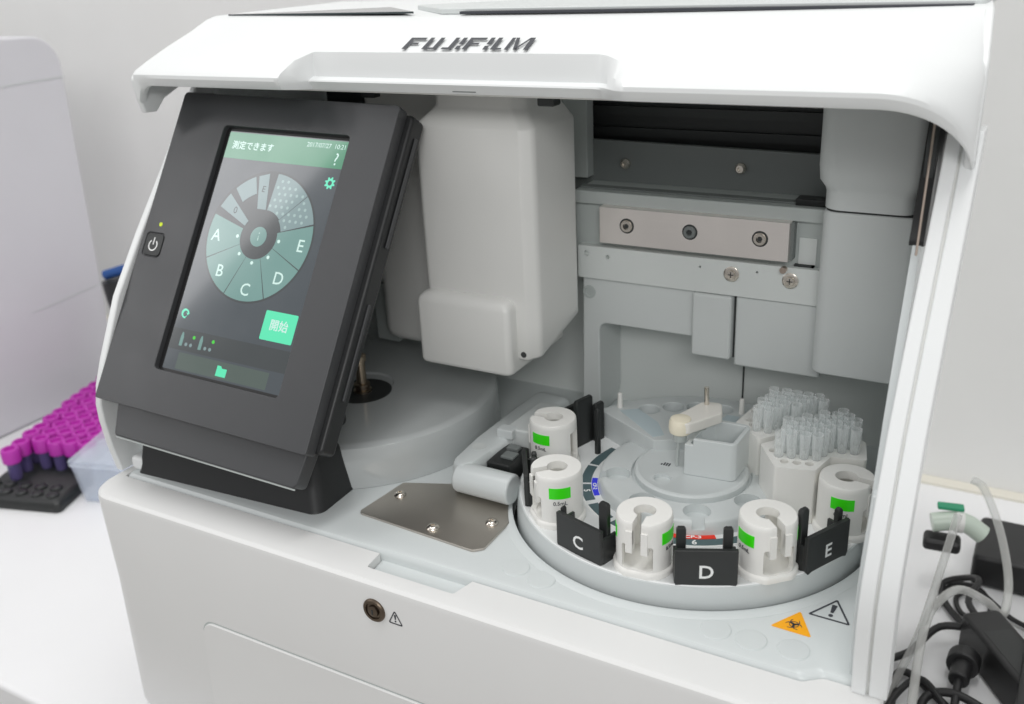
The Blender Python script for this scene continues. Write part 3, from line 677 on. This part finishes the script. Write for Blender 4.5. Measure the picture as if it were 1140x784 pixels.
# ivory swing arm
IA = thing('swing_arm', 'small ivory arm with cream knob and steel pin on the carousel tub', 'arm', (-.6, .3, 2))
o_ = [(-1.1, .1), (-.7, -.45), (-.05, -.4), (1.05, 1.5), (.65, 2.65), (-.3, 2.45)]
obj('arm_body', G().loft([[(p[0], p[1], z) for p in rpoly(o_, [.35, .35, .3, .3, .3, .3], 5)] for z in (3.97, 4.55)]), 'ivory', IA, bevel=.08)
obj('knob', G().lathe((-.62, .0, 3.8), [(.46, 0), (.56, .08), (.6, .3), (.58, .62), (.5, .8), (.3, .86), (0, .88)], 28), 'cream', IA)
obj('pin', G().tube([(.0, 2.15, 4.4), (-.05, 2.2, 5.5)], .13, 14, 1), 'screw', IA)
obj('needle', G().tube([(-.66, -.02, 3.6), (-.72, -.06, 2.75), (-.74, -.08, 1.92)], .09, 10, 1), 'steelgrey', IA)
obj('needle_collar', G().cyl((-.64, -.02, 3.4), .34, .42, 20), 'steelgrey', IA)

# ================================================================== TUBE HOLDERS
def make_holder():
    r = thing('tube_holder', 'x', 'tube holder', (0, 0, 0), 0, 'white tube holders around the carousel')
    n = 64; H = 2.72
    base = rpoly([(1.22, -.95), (1.22, .95), (-1.35, 1.2), (-1.35, -1.2)], .3)
    def fl(r_, z):
        pts = []
        for i in range(n):
            a = 2*pi*i/n; x, y = r_*math.cos(a), r_*math.sin(a); x = min(x, r_*.91); pts.append((x, y, z))
        return pts
    g = G().loft([fl(1.4, 0), fl(1.4, .2), fl(1.36, .28), fl(1.27, .32), fl(1.26, 2.45), fl(1.24, 2.66), fl(1.2, H), fl(.9, H)])
    cuts = [G().cyl((0, 0, .35), 1.02, 1.95, 48), G().cyl((-.05, 0, 1), .5, 3, 36),
            G().prism(rpoly([(0, -.2), (2, -.2), (2, .2), (0, .2)], 0), 'z', 1.2, 4),
            G().prism(rpoly([(-.7, .4), (.7, .4), (.7, 1.6), (-.7, 1.6)], .1), 'x', 0, 2), G().prism(rpoly([(-.5, .42), (.5, .42), (.5, 2.1), (-.5, 2.1)], .08), 'x', -2, 0)]
    obj('holder_body', g, 'cup', r, local=True, bevel=.035, seg=2, cut=cuts, ang=40)
    for s in (-1, 1):
        g = G().box(.8, 1.22, .2 if s > 0 else -.5, .5 if s > 0 else -.2, 1.22, 2.3); obj('slot_guide', g, 'cup', r, local=True)
    for s in (-1, 1):
        c = s*math.radians(78); secs = []
        for i in range(11):
            a = c-.42+.84*i/10; secs.append([(rr*math.cos(a), rr*math.sin(a), z) for rr, z in ((1.24, 1.62), (1.275, 1.62), (1.275, 2.2), (1.24, 2.2))])
        obj('green_label', G().loft(secs), 'green', r, local=True)
        F = Matrix.Rotation(c+pi/2, 4, 'Z') @ Matrix.Translation((0, -1.268, 1.38)) @ Matrix.Rotation(pi/2, 4, 'X')
        text('volume_text', '0.5mL', .28, F, 'ink', r, local=True, depth=.01)
    return r
spots = [(-7.45, -.8, 186, 'white tube holder furthest back, behind the grey reader arm and left of tall black bracket'),
         (-4.85, -5.5, 226, 'white tube holder between the reader arm and bracket C, slot facing left'),
         (.5, -7.45, 275, 'white tube holder standing between black brackets C and D'),
         (5.4, -5.4, 314, 'white tube holder standing between black brackets D and E'),
         (7.75, -.8, 352, 'white tube holder behind bracket E and in front of the pipette tips')]
h0 = make_holder()
for i, (x, y, a, lb) in enumerate(spots):
    if i == 0: h0.location = Vector((x, y, .965))*S; h0.rotation_euler = (0, 0, math.radians(a)); h0['label'] = lb
    else: dup(h0, (x, y, .965), math.radians(a), lb)

# ================================================================== BLACK BRACKETS
def bracket(letter, az, label, r=8.42, w=2.7, h=1.9, posts=((-1.05, 2.6, .42, .2), (.95, 2.6, .42, .2))):
    b = thing('slot_bracket', label, 'bracket', (*pol(r, az), .84), math.radians(az), 'black lettered brackets on the carousel')
    pts = [(-.12, -w/2), (.12, -w/2), (.12, w/2), (-.12, w/2)]
    g = G().loft([[(x, y*k, z) for x, y in rpoly([(-.1, -w/2), (.14, -w/2), (.14, w/2), (-.1, w/2)], .05)] for z, k in ((.02, .93), (.25, 1), (h, 1.0))])
    g.box(-1.0, -.08, -w/2, -w/2+.15, .02, h*.75); g.box(-1.0, -.08, w/2-.15, w/2, .02, h*.75)
    plate_ = obj('letter_plate', g, 'black', b, local=True, bevel=.03)
    for y, ht, wd, ins_ in posts:
        obj('post', G().loft([[(a, c, z) for a, c in rpoly([(-.42-ins_, y-wd/2), (-.14-ins_, y-wd/2), (-.14-ins_, y+wd/2), (-.42-ins_, y+wd/2)], .05)] for z in (.02, ht)]+[[(a, c, ht+.1) for a, c in rpoly([(-.38-ins_, y-wd/2+.06), (-.18-ins_, y-wd/2+.06), (-.18-ins_, y+wd/2-.06), (-.38-ins_, y+wd/2-.06)], .05)]]), 'black', b, local=True)
    F = Matrix.Translation((.145, 0, .8)) @ Matrix.Rotation(pi/2, 4, 'Z') @ Matrix.Rotation(pi/2, 4, 'X')
    text('letter', letter, .92, F, 'whiteink', plate_, local=True, depth=.008, bold=.012)
    return b
bracket('D', 294, 'black bracket printed with white letter D', r=8.52)
bracket('C', 253.5, 'black bracket printed with white letter C', posts=((-1.25, 1.95, .18, 0), (1.0, 2.9, .5, .3)))
bracket('E', 332.5, 'black bracket printed with white letter E', r=8.62, posts=((-1.12, 3.0, .45, .15), (1.15, 2.2, .3, .1)))
bracket('B', 211, 'black bracket mostly hidden between the reader arm and nearest left tube holder', posts=((-.9, 1.9, .3, .2), (.95, 2.6, .3, .1)))
bracket('A', 163, 'black bracket at the far back, tall posts behind the rear tube holder', posts=((.3, 2.8, 1.3, 1.0), (-.6, 2.3, .7, 1.3), (.7, 2.7, .25, 2.4)))

# ================================================================== TIP RACKS AND TIPS
def tiprack(label, poly, top, hs, inner):
    r = thing('tip_rack', label, 'tip rack', (poly[0][0], poly[0][1], .965), 0, 'white pipette tip racks')
    obj('rack_block', G().prism(rpoly(poly, .18, 4), 'z', .97, top), 'cup', r, bevel=.06, cut=[G().cyl((x, y, top-1.2), .2, 3, 16) for x, y in hs])
    return r
F1 = [(3.35, .35), (4.6, -1.6), (6.35, -1.2), (6.7, .45), (8.3, .7), (7.9, 2.5), (6.6, 3.7), (4.3, 1.6)]
F2p = [(1.5, 2.3), (3.1, 1.0), (4.0, 2.0), (6.2, 4.0), (5.6, 4.9), (3.4, 5.5), (1.9, 5.4)]
def inside(p, poly, m=.28):
    n = len(poly); ok = False; j = n-1
    for i in range(n):
        xi, yi = poly[i]; xj, yj = poly[j]
        if (yi > p[1]) != (yj > p[1]) and p[0] < (xj-xi)*(p[1]-yi)/(yj-yi)+xi: ok = not ok
        j = i
    if not ok: return False
    for i in range(n):
        a, b = Vector(poly[i]), Vector(poly[(i+1) % n]); q = Vector(p); t = max(0, min(1, (q-a).dot(b-a)/(b-a).length_squared))
        if (q-(a+(b-a)*t)).length < m: return False
    return True
def grid(poly, ang, ox, oy, s=.57):
    out = []
    for i in range(-14, 15):
        for j in range(-14, 15):
            x = (i+.5*(j % 2))*s; y = j*s*.866
            p = (ox+x*math.cos(ang)-y*math.sin(ang), oy+x*math.sin(ang)+y*math.cos(ang))
            if inside(p, poly): out.append(p)
    return out
h1 = grid(F1, math.radians(12), 5.2, 0.2); h2_ = grid(F2p, math.radians(62), 3.2, 3.9)
tiprack('white sector rack of clear pipette tips nearest the open front', F1, 3.85, h1, 0)
tiprack('white sector rack of clear pipette tips further back with an empty row of holes', F2p, 3.75, h2_, 0)
def make_tip():
    g = G(); n = 16
    prof = [(.18, -.9), (.2, 0), (.22, .1), (.23, .5), (.25, .6), (.265, 1.3), (.245, 1.3), (.23, .62), (.2, .52), (.18, .1), (.1, -.9)]
    g.lathe((0, 0, 0), prof, n)
    for k in range(4):
        a = k*pi/2; g.box(-.012, .012, -.012, .012, .1, .2) if False else None
    return g
tip_me = None; cnt = 0
def tlabel(p, nm):
    return 'clear pipette tip standing in the ' + nm
allt = []
for hs_list, top, nm in ((h1, 3.85, 'front white tip rack'), (h2_, 3.75, 'rear white tip rack')):
    for p in hs_list:
        if nm.startswith('rear') and (p[1] > 4.7 or (Vector(p)-Vector((1.5, 2.3))).dot(Vector((3.1, -.4)).normalized()) < 1.0 or p[1]-1.0 < .75*(p[0]-3.1)+.2 and p[0] < 3.9): continue
        if nm.startswith('front') and (p[1] < -1.35+.22*(p[0]-4.6)+.45 or (p[0] < 4.3 and p[1] < 1)): continue
        allt.append((p, top, nm))
for p, top, nm in allt:
    if tip_me is None:
        o = obj('pipette_tip', make_tip(), 'tip', None); tip_me = o
    else:
        o = tip_me.copy(); COL.objects.link(o)
    o.location = Vector((p[0], p[1], top))*S
    o.rotation_euler = (random.uniform(-.035, .035), random.uniform(-.035, .035), random.uniform(0, 6))
    tag(o, 'clear pipette tip in the '+nm+', one of many alike', 'pipette tip', 'clear pipette tips in the '+nm)

# ================================================================== LEFT BACKGROUND
D = thing('lab_device', 'tall pale lilac grey device casing with rounded top at the left', 'lab device', (-95, 12, BZ))
pr = rpoly([(-12, BZ+.1), (22.2, BZ+.1), (23.6, 20.9), (-12, 22.3)], [.3, .5, 3.0, 1.5], 10)
obj('casing', G().prism(pr, 'x', -118, -74.0), 'device', D, bevel=.6)
obj('top_seam', G().loft([[(-73.98, y, z) for y, z in ((-12, 16.7), (23.5, 16.9), (23.5, 16.98), (-12, 16.78))], [(-73.93, y, z) for y, z in ((-12, 16.7), (23.5, 16.9), (23.5, 16.98), (-12, 16.78))]]), 'grey', D)
obj('side_seam', G().loft([[(-73.98, y, z) for y, z in ((14, -4.9), (23.5, -4.4), (23.5, -4.34), (14, -4.84))], [(-73.94, y, z) for y, z in ((14, -4.9), (23.5, -4.4), (23.5, -4.34), (14, -4.84))]]), 'grey', D)
HB = thing('hand_tool', 'dark object with blue grip poking out behind the left pillar', 'hand tool', (-62, 26, BZ))
HB.location = Vector((-67, 20, BZ))*S
obj('tool_body', G().tube([(-66.5, 20.3, BZ+.1), (-66.8, 20.2, -9), (-67.6, 20.0, -4.5), (-67.9, 20, -2.4)], 1.5, 18), 'black', HB)
obj('tool_grip', G().tube([(-69.0, 19.6, -2.0), (-66.4, 20.4, -1.2)], .5, 16, 1), 'bluegrip', HB)
# tube rack
ra_, rb_ = Vector((-.57, 1.48)), Vector((1.5, .45))
ah = math.atan2(rb_.y, rb_.x)
corner = Vector((-56.15, .75))
ua, ub = ra_.normalized(), rb_.normalized()
def RP(a, b): v = corner+ua*a-ub*b; return (v.x, v.y)
RK = thing('tube_rack', 'black rubbery tube rack holding purple capped tubes, front rows empty', 'rack', (*RP(10, 8), BZ))
obj('rack_base', G().loft([[(*RP(a, b), z) for a, b in rpoly([(-.1, -.1), (22, -.1), (22, 8.3), (-.1, 8.3)], .5)] for z in (BZ+.02, BZ+.8)]+[[(*RP(a, b), BZ+1.05) for a, b in rpoly([(.25, .25), (21.6, .25), (21.6, 8.0), (.25, 8.0)], .4)]]), 'black', RK, ang=60)
g = G()
for i in range(2):
    for j in range(5):
        x, y = RP(.95+1.15*i, 1.0+1.55*j+.4*i); g.lathe((x, y, BZ+1.02), [(.55, 0), (.5, .22), (.3, .3), (0, .22)], 20)
obj('rack_stud', g, 'black', RK)
T0 = Vector((-63.2, 2.0))
def make_ptube():
    r = thing('sample_tube', 'x', 'sample tube', (0, 0, 0), 0, 'purple capped sample tubes in the black rack')
    obj('cap', G().lathe((0, 0, 0), [(.62, 2.35), (.78, 2.4), (.8, 3.5), (.72, 3.65), (.5, 3.65), (.44, 3.35), (0, 3.3)], 28), 'purple', r, local=True)
    obj('glass', G().lathe((0, 0, 0), [(.3, .4), (.5, .7), (.56, 1.0), (.56, 2.5)], 20), 'tubeglass', r, local=True)
    obj('contents', G().lathe((0, 0, 0), [(.3, .5), (.5, .8), (.5, 2.2), (0, 2.25)], 16), mat('tube_contents', (86, 60, 140), .4), r, local=True)
    return r
pt = make_ptube(); first = True
for j in range(0, 5):
    for i in range(0, 11):
        if j >= 1 and i < 1: continue
        off = .45 if j else 0
        v = T0+ra_*(i+off)+rb_*j
        if v.x > -57.6: continue
        row = ['first', 'second', 'third', 'fourth', 'fifth'][j]
        if i == (1 if j else 0): lb = 'purple capped tube at the front end of the %s row from the left' % row
        else: lb = 'purple capped tube in the %s row from the left of the black rack' % row
        gp = 'purple capped tubes in the %s row of the black rack' % row
        if lb.startswith('purple capped tube at'): gp = 'purple capped tubes at the front ends of the rows'
        z = BZ+.3+random.uniform(-.1, .12); jx, jy = random.uniform(-.03, .03), random.uniform(-.03, .03)
        v = Vector((v.x+jx, v.y+jy))
        if first: pt.location = Vector((v.x, v.y, z))*S; pt['label'] = lb; pt['group'] = gp; first = False
        else: dup(pt, (v.x, v.y, z), 0, lb, gp)
# blue clear box
bc = Vector((-56.1, 2.6))
def BP(a, b): v = bc+ua*a+ub*b; return (v.x, v.y)
BB = thing('storage_box', 'clear bluish plastic box between black rack and analyser', 'storage box', (*BP(2.5, 4), BZ))
def bpoly(k): return [BP(a, b) for a, b in rpoly([(0+k, 0+k), (6-k, 0+k), (6-k, 9-k), (0+k, 9-k)], .3)]
g = G().loft([[(x, y, z) for x, y in bpoly(k)] for z, k in ((BZ+.02, .35), (BZ+3.6, 0), (BZ+3.6, .18), (BZ+.2, .5))])
obj('box_body', g, 'bluebox', BB)
obj('box_lid', G().loft([[(x, y, z) for x, y in bpoly(k)] for z, k in ((BZ+3.62, -.12), (BZ+4.1, -.12), (BZ+4.15, 0))]), 'bluebox', BB)
g = G()
for b in (1.8, 4.2, 6.6):
    g.loft([[(*BP(a, bb), z) for a, bb in ((.5, b), (5.5, b), (5.5, b+.12), (.5, b+.12))] for z in (BZ+.3, BZ+3.4)])
obj('box_divider', g, 'bluebox', BB)

# ================================================================== RIGHT BACKGROUND
PA = thing('power_adapter', 'black power adapter brick lying on the bench among the cables', 'power adapter', (14.6, 12.5, BZ))
d = Vector((3.8, -5.6)).normalized(); nrm = Vector((-d.y, d.x)); c0 = Vector((13.7, 16.0))
def AP(a, b): v = c0+d*a+nrm*b; return (v.x, v.y)
obj('brick', G().prism([AP(a, b) for a, b in rpoly([(0, -1.25), (10.5, -1.25), (10.5, 1.25), (0, 1.25)], .35)], 'z', BZ+.05, BZ+2.7), 'cable', PA, bevel=.25)
obj('brick_label', G().prism([AP(a, b) for a, b in rpoly([(2.0, -.85), (8.6, -.85), (8.6, .85), (2.0, .85)], .15)], 'z', BZ+2.7, BZ+2.715), 'black', PA)
obj('brick_relief', G().tube([(*AP(-.7, .5), BZ+1.4), (*AP(.3, .5), BZ+1.4)], .42, 14, 1), 'cable', PA, bevel=.05)
obj('brick_lead', G().tube([(*AP(.2, 0), BZ+1.3), (11.6, 15.0, BZ+1.4), (10.3, 12.6, BZ+.8), (9.0, 11.4, BZ+.5)], .24, 12), 'cable', PA)
obj('brick_lead', G().tube([(*AP(.2, .5), BZ+1.4), (12.9, 18.2, BZ+1.6), (13.3, 20.3, BZ+2.0), (12.4, 21.5, BZ+1.2), (11.1, 21.3, BZ+.5), (11.4, 19.4, BZ+.4), (12.9, 17.2, BZ+.4), (15.0, 15.4, BZ+.5), (17.5, 14, BZ+.4)], .22, 12), 'cable', PA)
o = obj('network_box', G().prism(rpoly([(12.6, 22.6), (19.0, 22.6), (19.0, 28.4), (12.6, 28.4)], .4), 'z', BZ+.05, BZ+2.4), 'cable', None, bevel=.3)
tag(o, 'black box on the bench behind the clear hose loop', 'network box')
o = obj('black_case', G().prism(rpoly([(16.2, 2), (22, 2), (22, 19.5), (16.5, 19.5)], .4), 'z', BZ+.05, BZ+3.2), 'cable', None, bevel=.2)
tag(o, 'black case cut off by the right edge of the picture', 'case')
PL = thing('mains_plug', 'round black mains plug with lead pointing towards the viewer', 'plug', (13.8, 12.6, BZ))
PL.location = Vector((13.3, 11.9, BZ))*S
g = G().tube([(13.35, 12.9, BZ+1.2), (13.3, 11.9, BZ+1.2)], 0.95, 24, 1); g.tube([(13.3, 12.0, BZ+1.2), (13.25, 10.6, BZ+1.1)], .6, 18, 1)
obj('plug_body', g, 'cable', PL, bevel=.12)
obj('plug_lead', G().tube([(13.25, 10.7, BZ+1.1), (13.3, 8.8, BZ+.7), (13.5, 6.5, BZ+.3), (13.6, 0, BZ+.3)], .24, 12), 'cable', PL)
o = obj('black_cable', G().tube([(9.5, 2, BZ+.3), (10.0, 7, BZ+.3), (9.8, 10.3, BZ+.35), (10.5, 10.9, BZ+.4), (12.2, 9.6, BZ+.35), (14.4, 7.6, BZ+.3), (17, 6.4, BZ+.3)], .24, 12), 'cable', None)
tag(o, 'black cable bent sharply beside the foot of the analyser', 'cable')
o = obj('black_cable', G().tube([(11.6, 2.0, BZ+.3), (11.5, 7, BZ+.35), (11.8, 9.2, BZ+.55), (13.2, 9.6, BZ+.9), (15.2, 8.9, BZ+.8), (17.5, 8.0, BZ+.4)], .26, 12), 'cable', None)
tag(o, 'black cable looping under the mains plug', 'cable')
o = obj('black_cable', G().tube([(10.9, 18.5, BZ+.25), (11.6, 21.6, BZ+.3), (13.2, 22.0, BZ+.3), (14.2, 20.2, BZ+.35), (13.9, 18.4, BZ+.4), (12.6, 18.6, BZ+.3), (12.1, 20.4, BZ+.3), (13.4, 21.2, BZ+.5), (15.6, 19.2, BZ+.4), (18, 18.4, BZ+.3)], .17, 10), 'cable', None)
tag(o, 'thin black cable coiled twice in front of the black box', 'cable')
o = obj('black_cable', G().tube([(9.6, 5, BZ+.8), (10.2, 8.4, BZ+.75), (11.2, 10.2, BZ+.8), (12.6, 8.6, BZ+.9), (13.9, 6.6, BZ+.5), (15.8, 5.0, BZ+.3)], .2, 10), 'cable', None)
tag(o, 'thin black cable crossing over the others at the bottom right', 'cable')
o = obj('clear_hose', G().tube([(11.75, 24.5, -8.8), (12.6, 24.3, -9.2), (14.0, 22.6, -11.2), (15.0, 20.2, -13.4), (15.0, 17.4, -14.2), (14.0, 16.9, -13.2), (12.3, 16.8, -12.7), (11.2, 15.0, -13.0), (10.9, 13.0, -13.2), (10.95, 10.2, -13.6), (11.3, 5.0, -14.2), (11.8, -2, -15.5)], .27, 14), 'hose', None)
tag(o, 'clear hose looping over the power adapter and down past it', 'hose')
o = obj('clear_hose', G().tube([(11.7, 15.5, -6.5), (11.35, 14.5, -9), (11.0, 13.4, -11.5), (10.6, 12.2, -13.8), (10.0, 10.6, -15.4), (9.6, 7, -15.7)], .24, 14), 'hose', None)
tag(o, 'clear hose hanging straight down beside the right pillar', 'hose')
CN = thing('hose_connector', 'grey hose connector with green tab behind the right pillar', 'connector', (11.5, 22.5, BZ))
obj('connector_body', G().tube([(9.8, 21.8, -11.2), (11.6, 22.4, -11.0), (13.0, 22.6, -11.8)], .66, 18, 4), 'connector', CN)
obj('connector_collar', G().tube([(11.2, 22.3, -11.02), (11.7, 22.42, -11.05)], .76, 18, 1), 'grey2', CN)
obj('connector_tab', G().obox((10.8, 22.6), 1.7, .7, -10.3, -10.0, .2), 'greenplug', CN, bevel=.1)
obj('connector_base', G().obox((10.6, 21.6), 2.4, 1.5, -12.9, -12.0, .1), 'cable', CN, bevel=.3)

# ================================================================== CAMERA
cam = bpy.data.cameras.new('camera'); co = bpy.data.objects.new('camera', cam); COL.objects.link(co)
cam.sensor_fit = 'HORIZONTAL'; cam.sensor_width = 36; cam.lens = 1094.18/1140*36; cam.clip_start = .01; cam.clip_end = 50
r_ = (0.8704520889916575, 0.49002068136122423, -0.046828331257274446); u_ = (-0.14988063199834328, 0.35444590162272954, 0.9229864023779697); w_ = (-0.4688805358743703, 0.7963967821765303, -0.3819727849167155)
co.matrix_world = Matrix(((r_[0], u_[0], -w_[0], 14.624*S), (r_[1], u_[1], -w_[1], -42.2116*S), (r_[2], u_[2], -w_[2], 26.8843*S), (0, 0, 0, 1)))
cam.dof.use_dof = True; cam.dof.focus_distance = .47; cam.dof.aperture_fstop = 11
sc = bpy.context.scene; sc.camera = co

# ================================================================== LIGHT
w = bpy.data.worlds.new('World'); sc.world = w; w.use_nodes = True; nt = w.node_tree
bg = nt.nodes['Background']; bg.inputs['Strength'].default_value = .54
tc = nt.nodes.new('ShaderNodeTexCoord'); sx = nt.nodes.new('ShaderNodeSeparateXYZ'); cr_ = nt.nodes.new('ShaderNodeValToRGB')
nt.links.new(tc.outputs['Generated'], sx.inputs[0])
mr = nt.nodes.new('ShaderNodeMapRange'); mr.inputs['From Min'].default_value = -1; mr.inputs['From Max'].default_value = 1
nt.links.new(sx.outputs['Z'], mr.inputs['Value']); nt.links.new(mr.outputs['Result'], cr_.inputs['Fac'])
e = cr_.color_ramp.elements; e[0].position = .35; e[0].color = (.5, .5, .5, 1); e[1].position = .75; e[1].color = (1, 1, 1, 1)
nt.links.new(cr_.outputs['Color'], bg.inputs['Color'])
def area(name, loc, target, sx_, sy_, power, col=(1, .985, .96)):
    l = bpy.data.lights.new(name, 'AREA'); l.shape = 'RECTANGLE'; l.size = sx_*S; l.size_y = sy_*S; l.energy = power; l.color = col
    o = bpy.data.objects.new(name, l); COL.objects.link(o); o.location = Vector(loc)*S
    o.rotation_euler = (Vector(target)-Vector(loc)).to_track_quat('-Z', 'Y').to_euler(); return o
area('ceiling_light', (5, -12, 190), (0, -11, 0), 130, 26, 10.5, (1, 1, .99))
area('ceiling_light', (-110, -5, 190), (-60, 0, 0), 120, 30, 9, (1, 1, .99))
area('front_fill', (80, -170, 110), (-6, 0, 8), 100, 50, 11, (1, 1, .99))  # added unseen fill, brightens the open bay and covers
area('screen_glare_light', (-205, -125, 118), (-22, -5, 12), 30, 150, 5.5, (1, .99, 1))  # added unseen area lamp, placed to leave glare on the touch screen
sc.view_settings.view_transform = 'Standard'; sc.view_settings.look = 'None'; sc.view_settings.exposure = 0
sc.cycles.use_adaptive_sampling = True
try: sc.cycles.use_denoising = True
except Exception: pass
sc.cycles.diffuse_bounces = 10; sc.cycles.glossy_bounces = 6; sc.cycles.max_bounces = 14; sc.cycles.transparent_max_bounces = 24
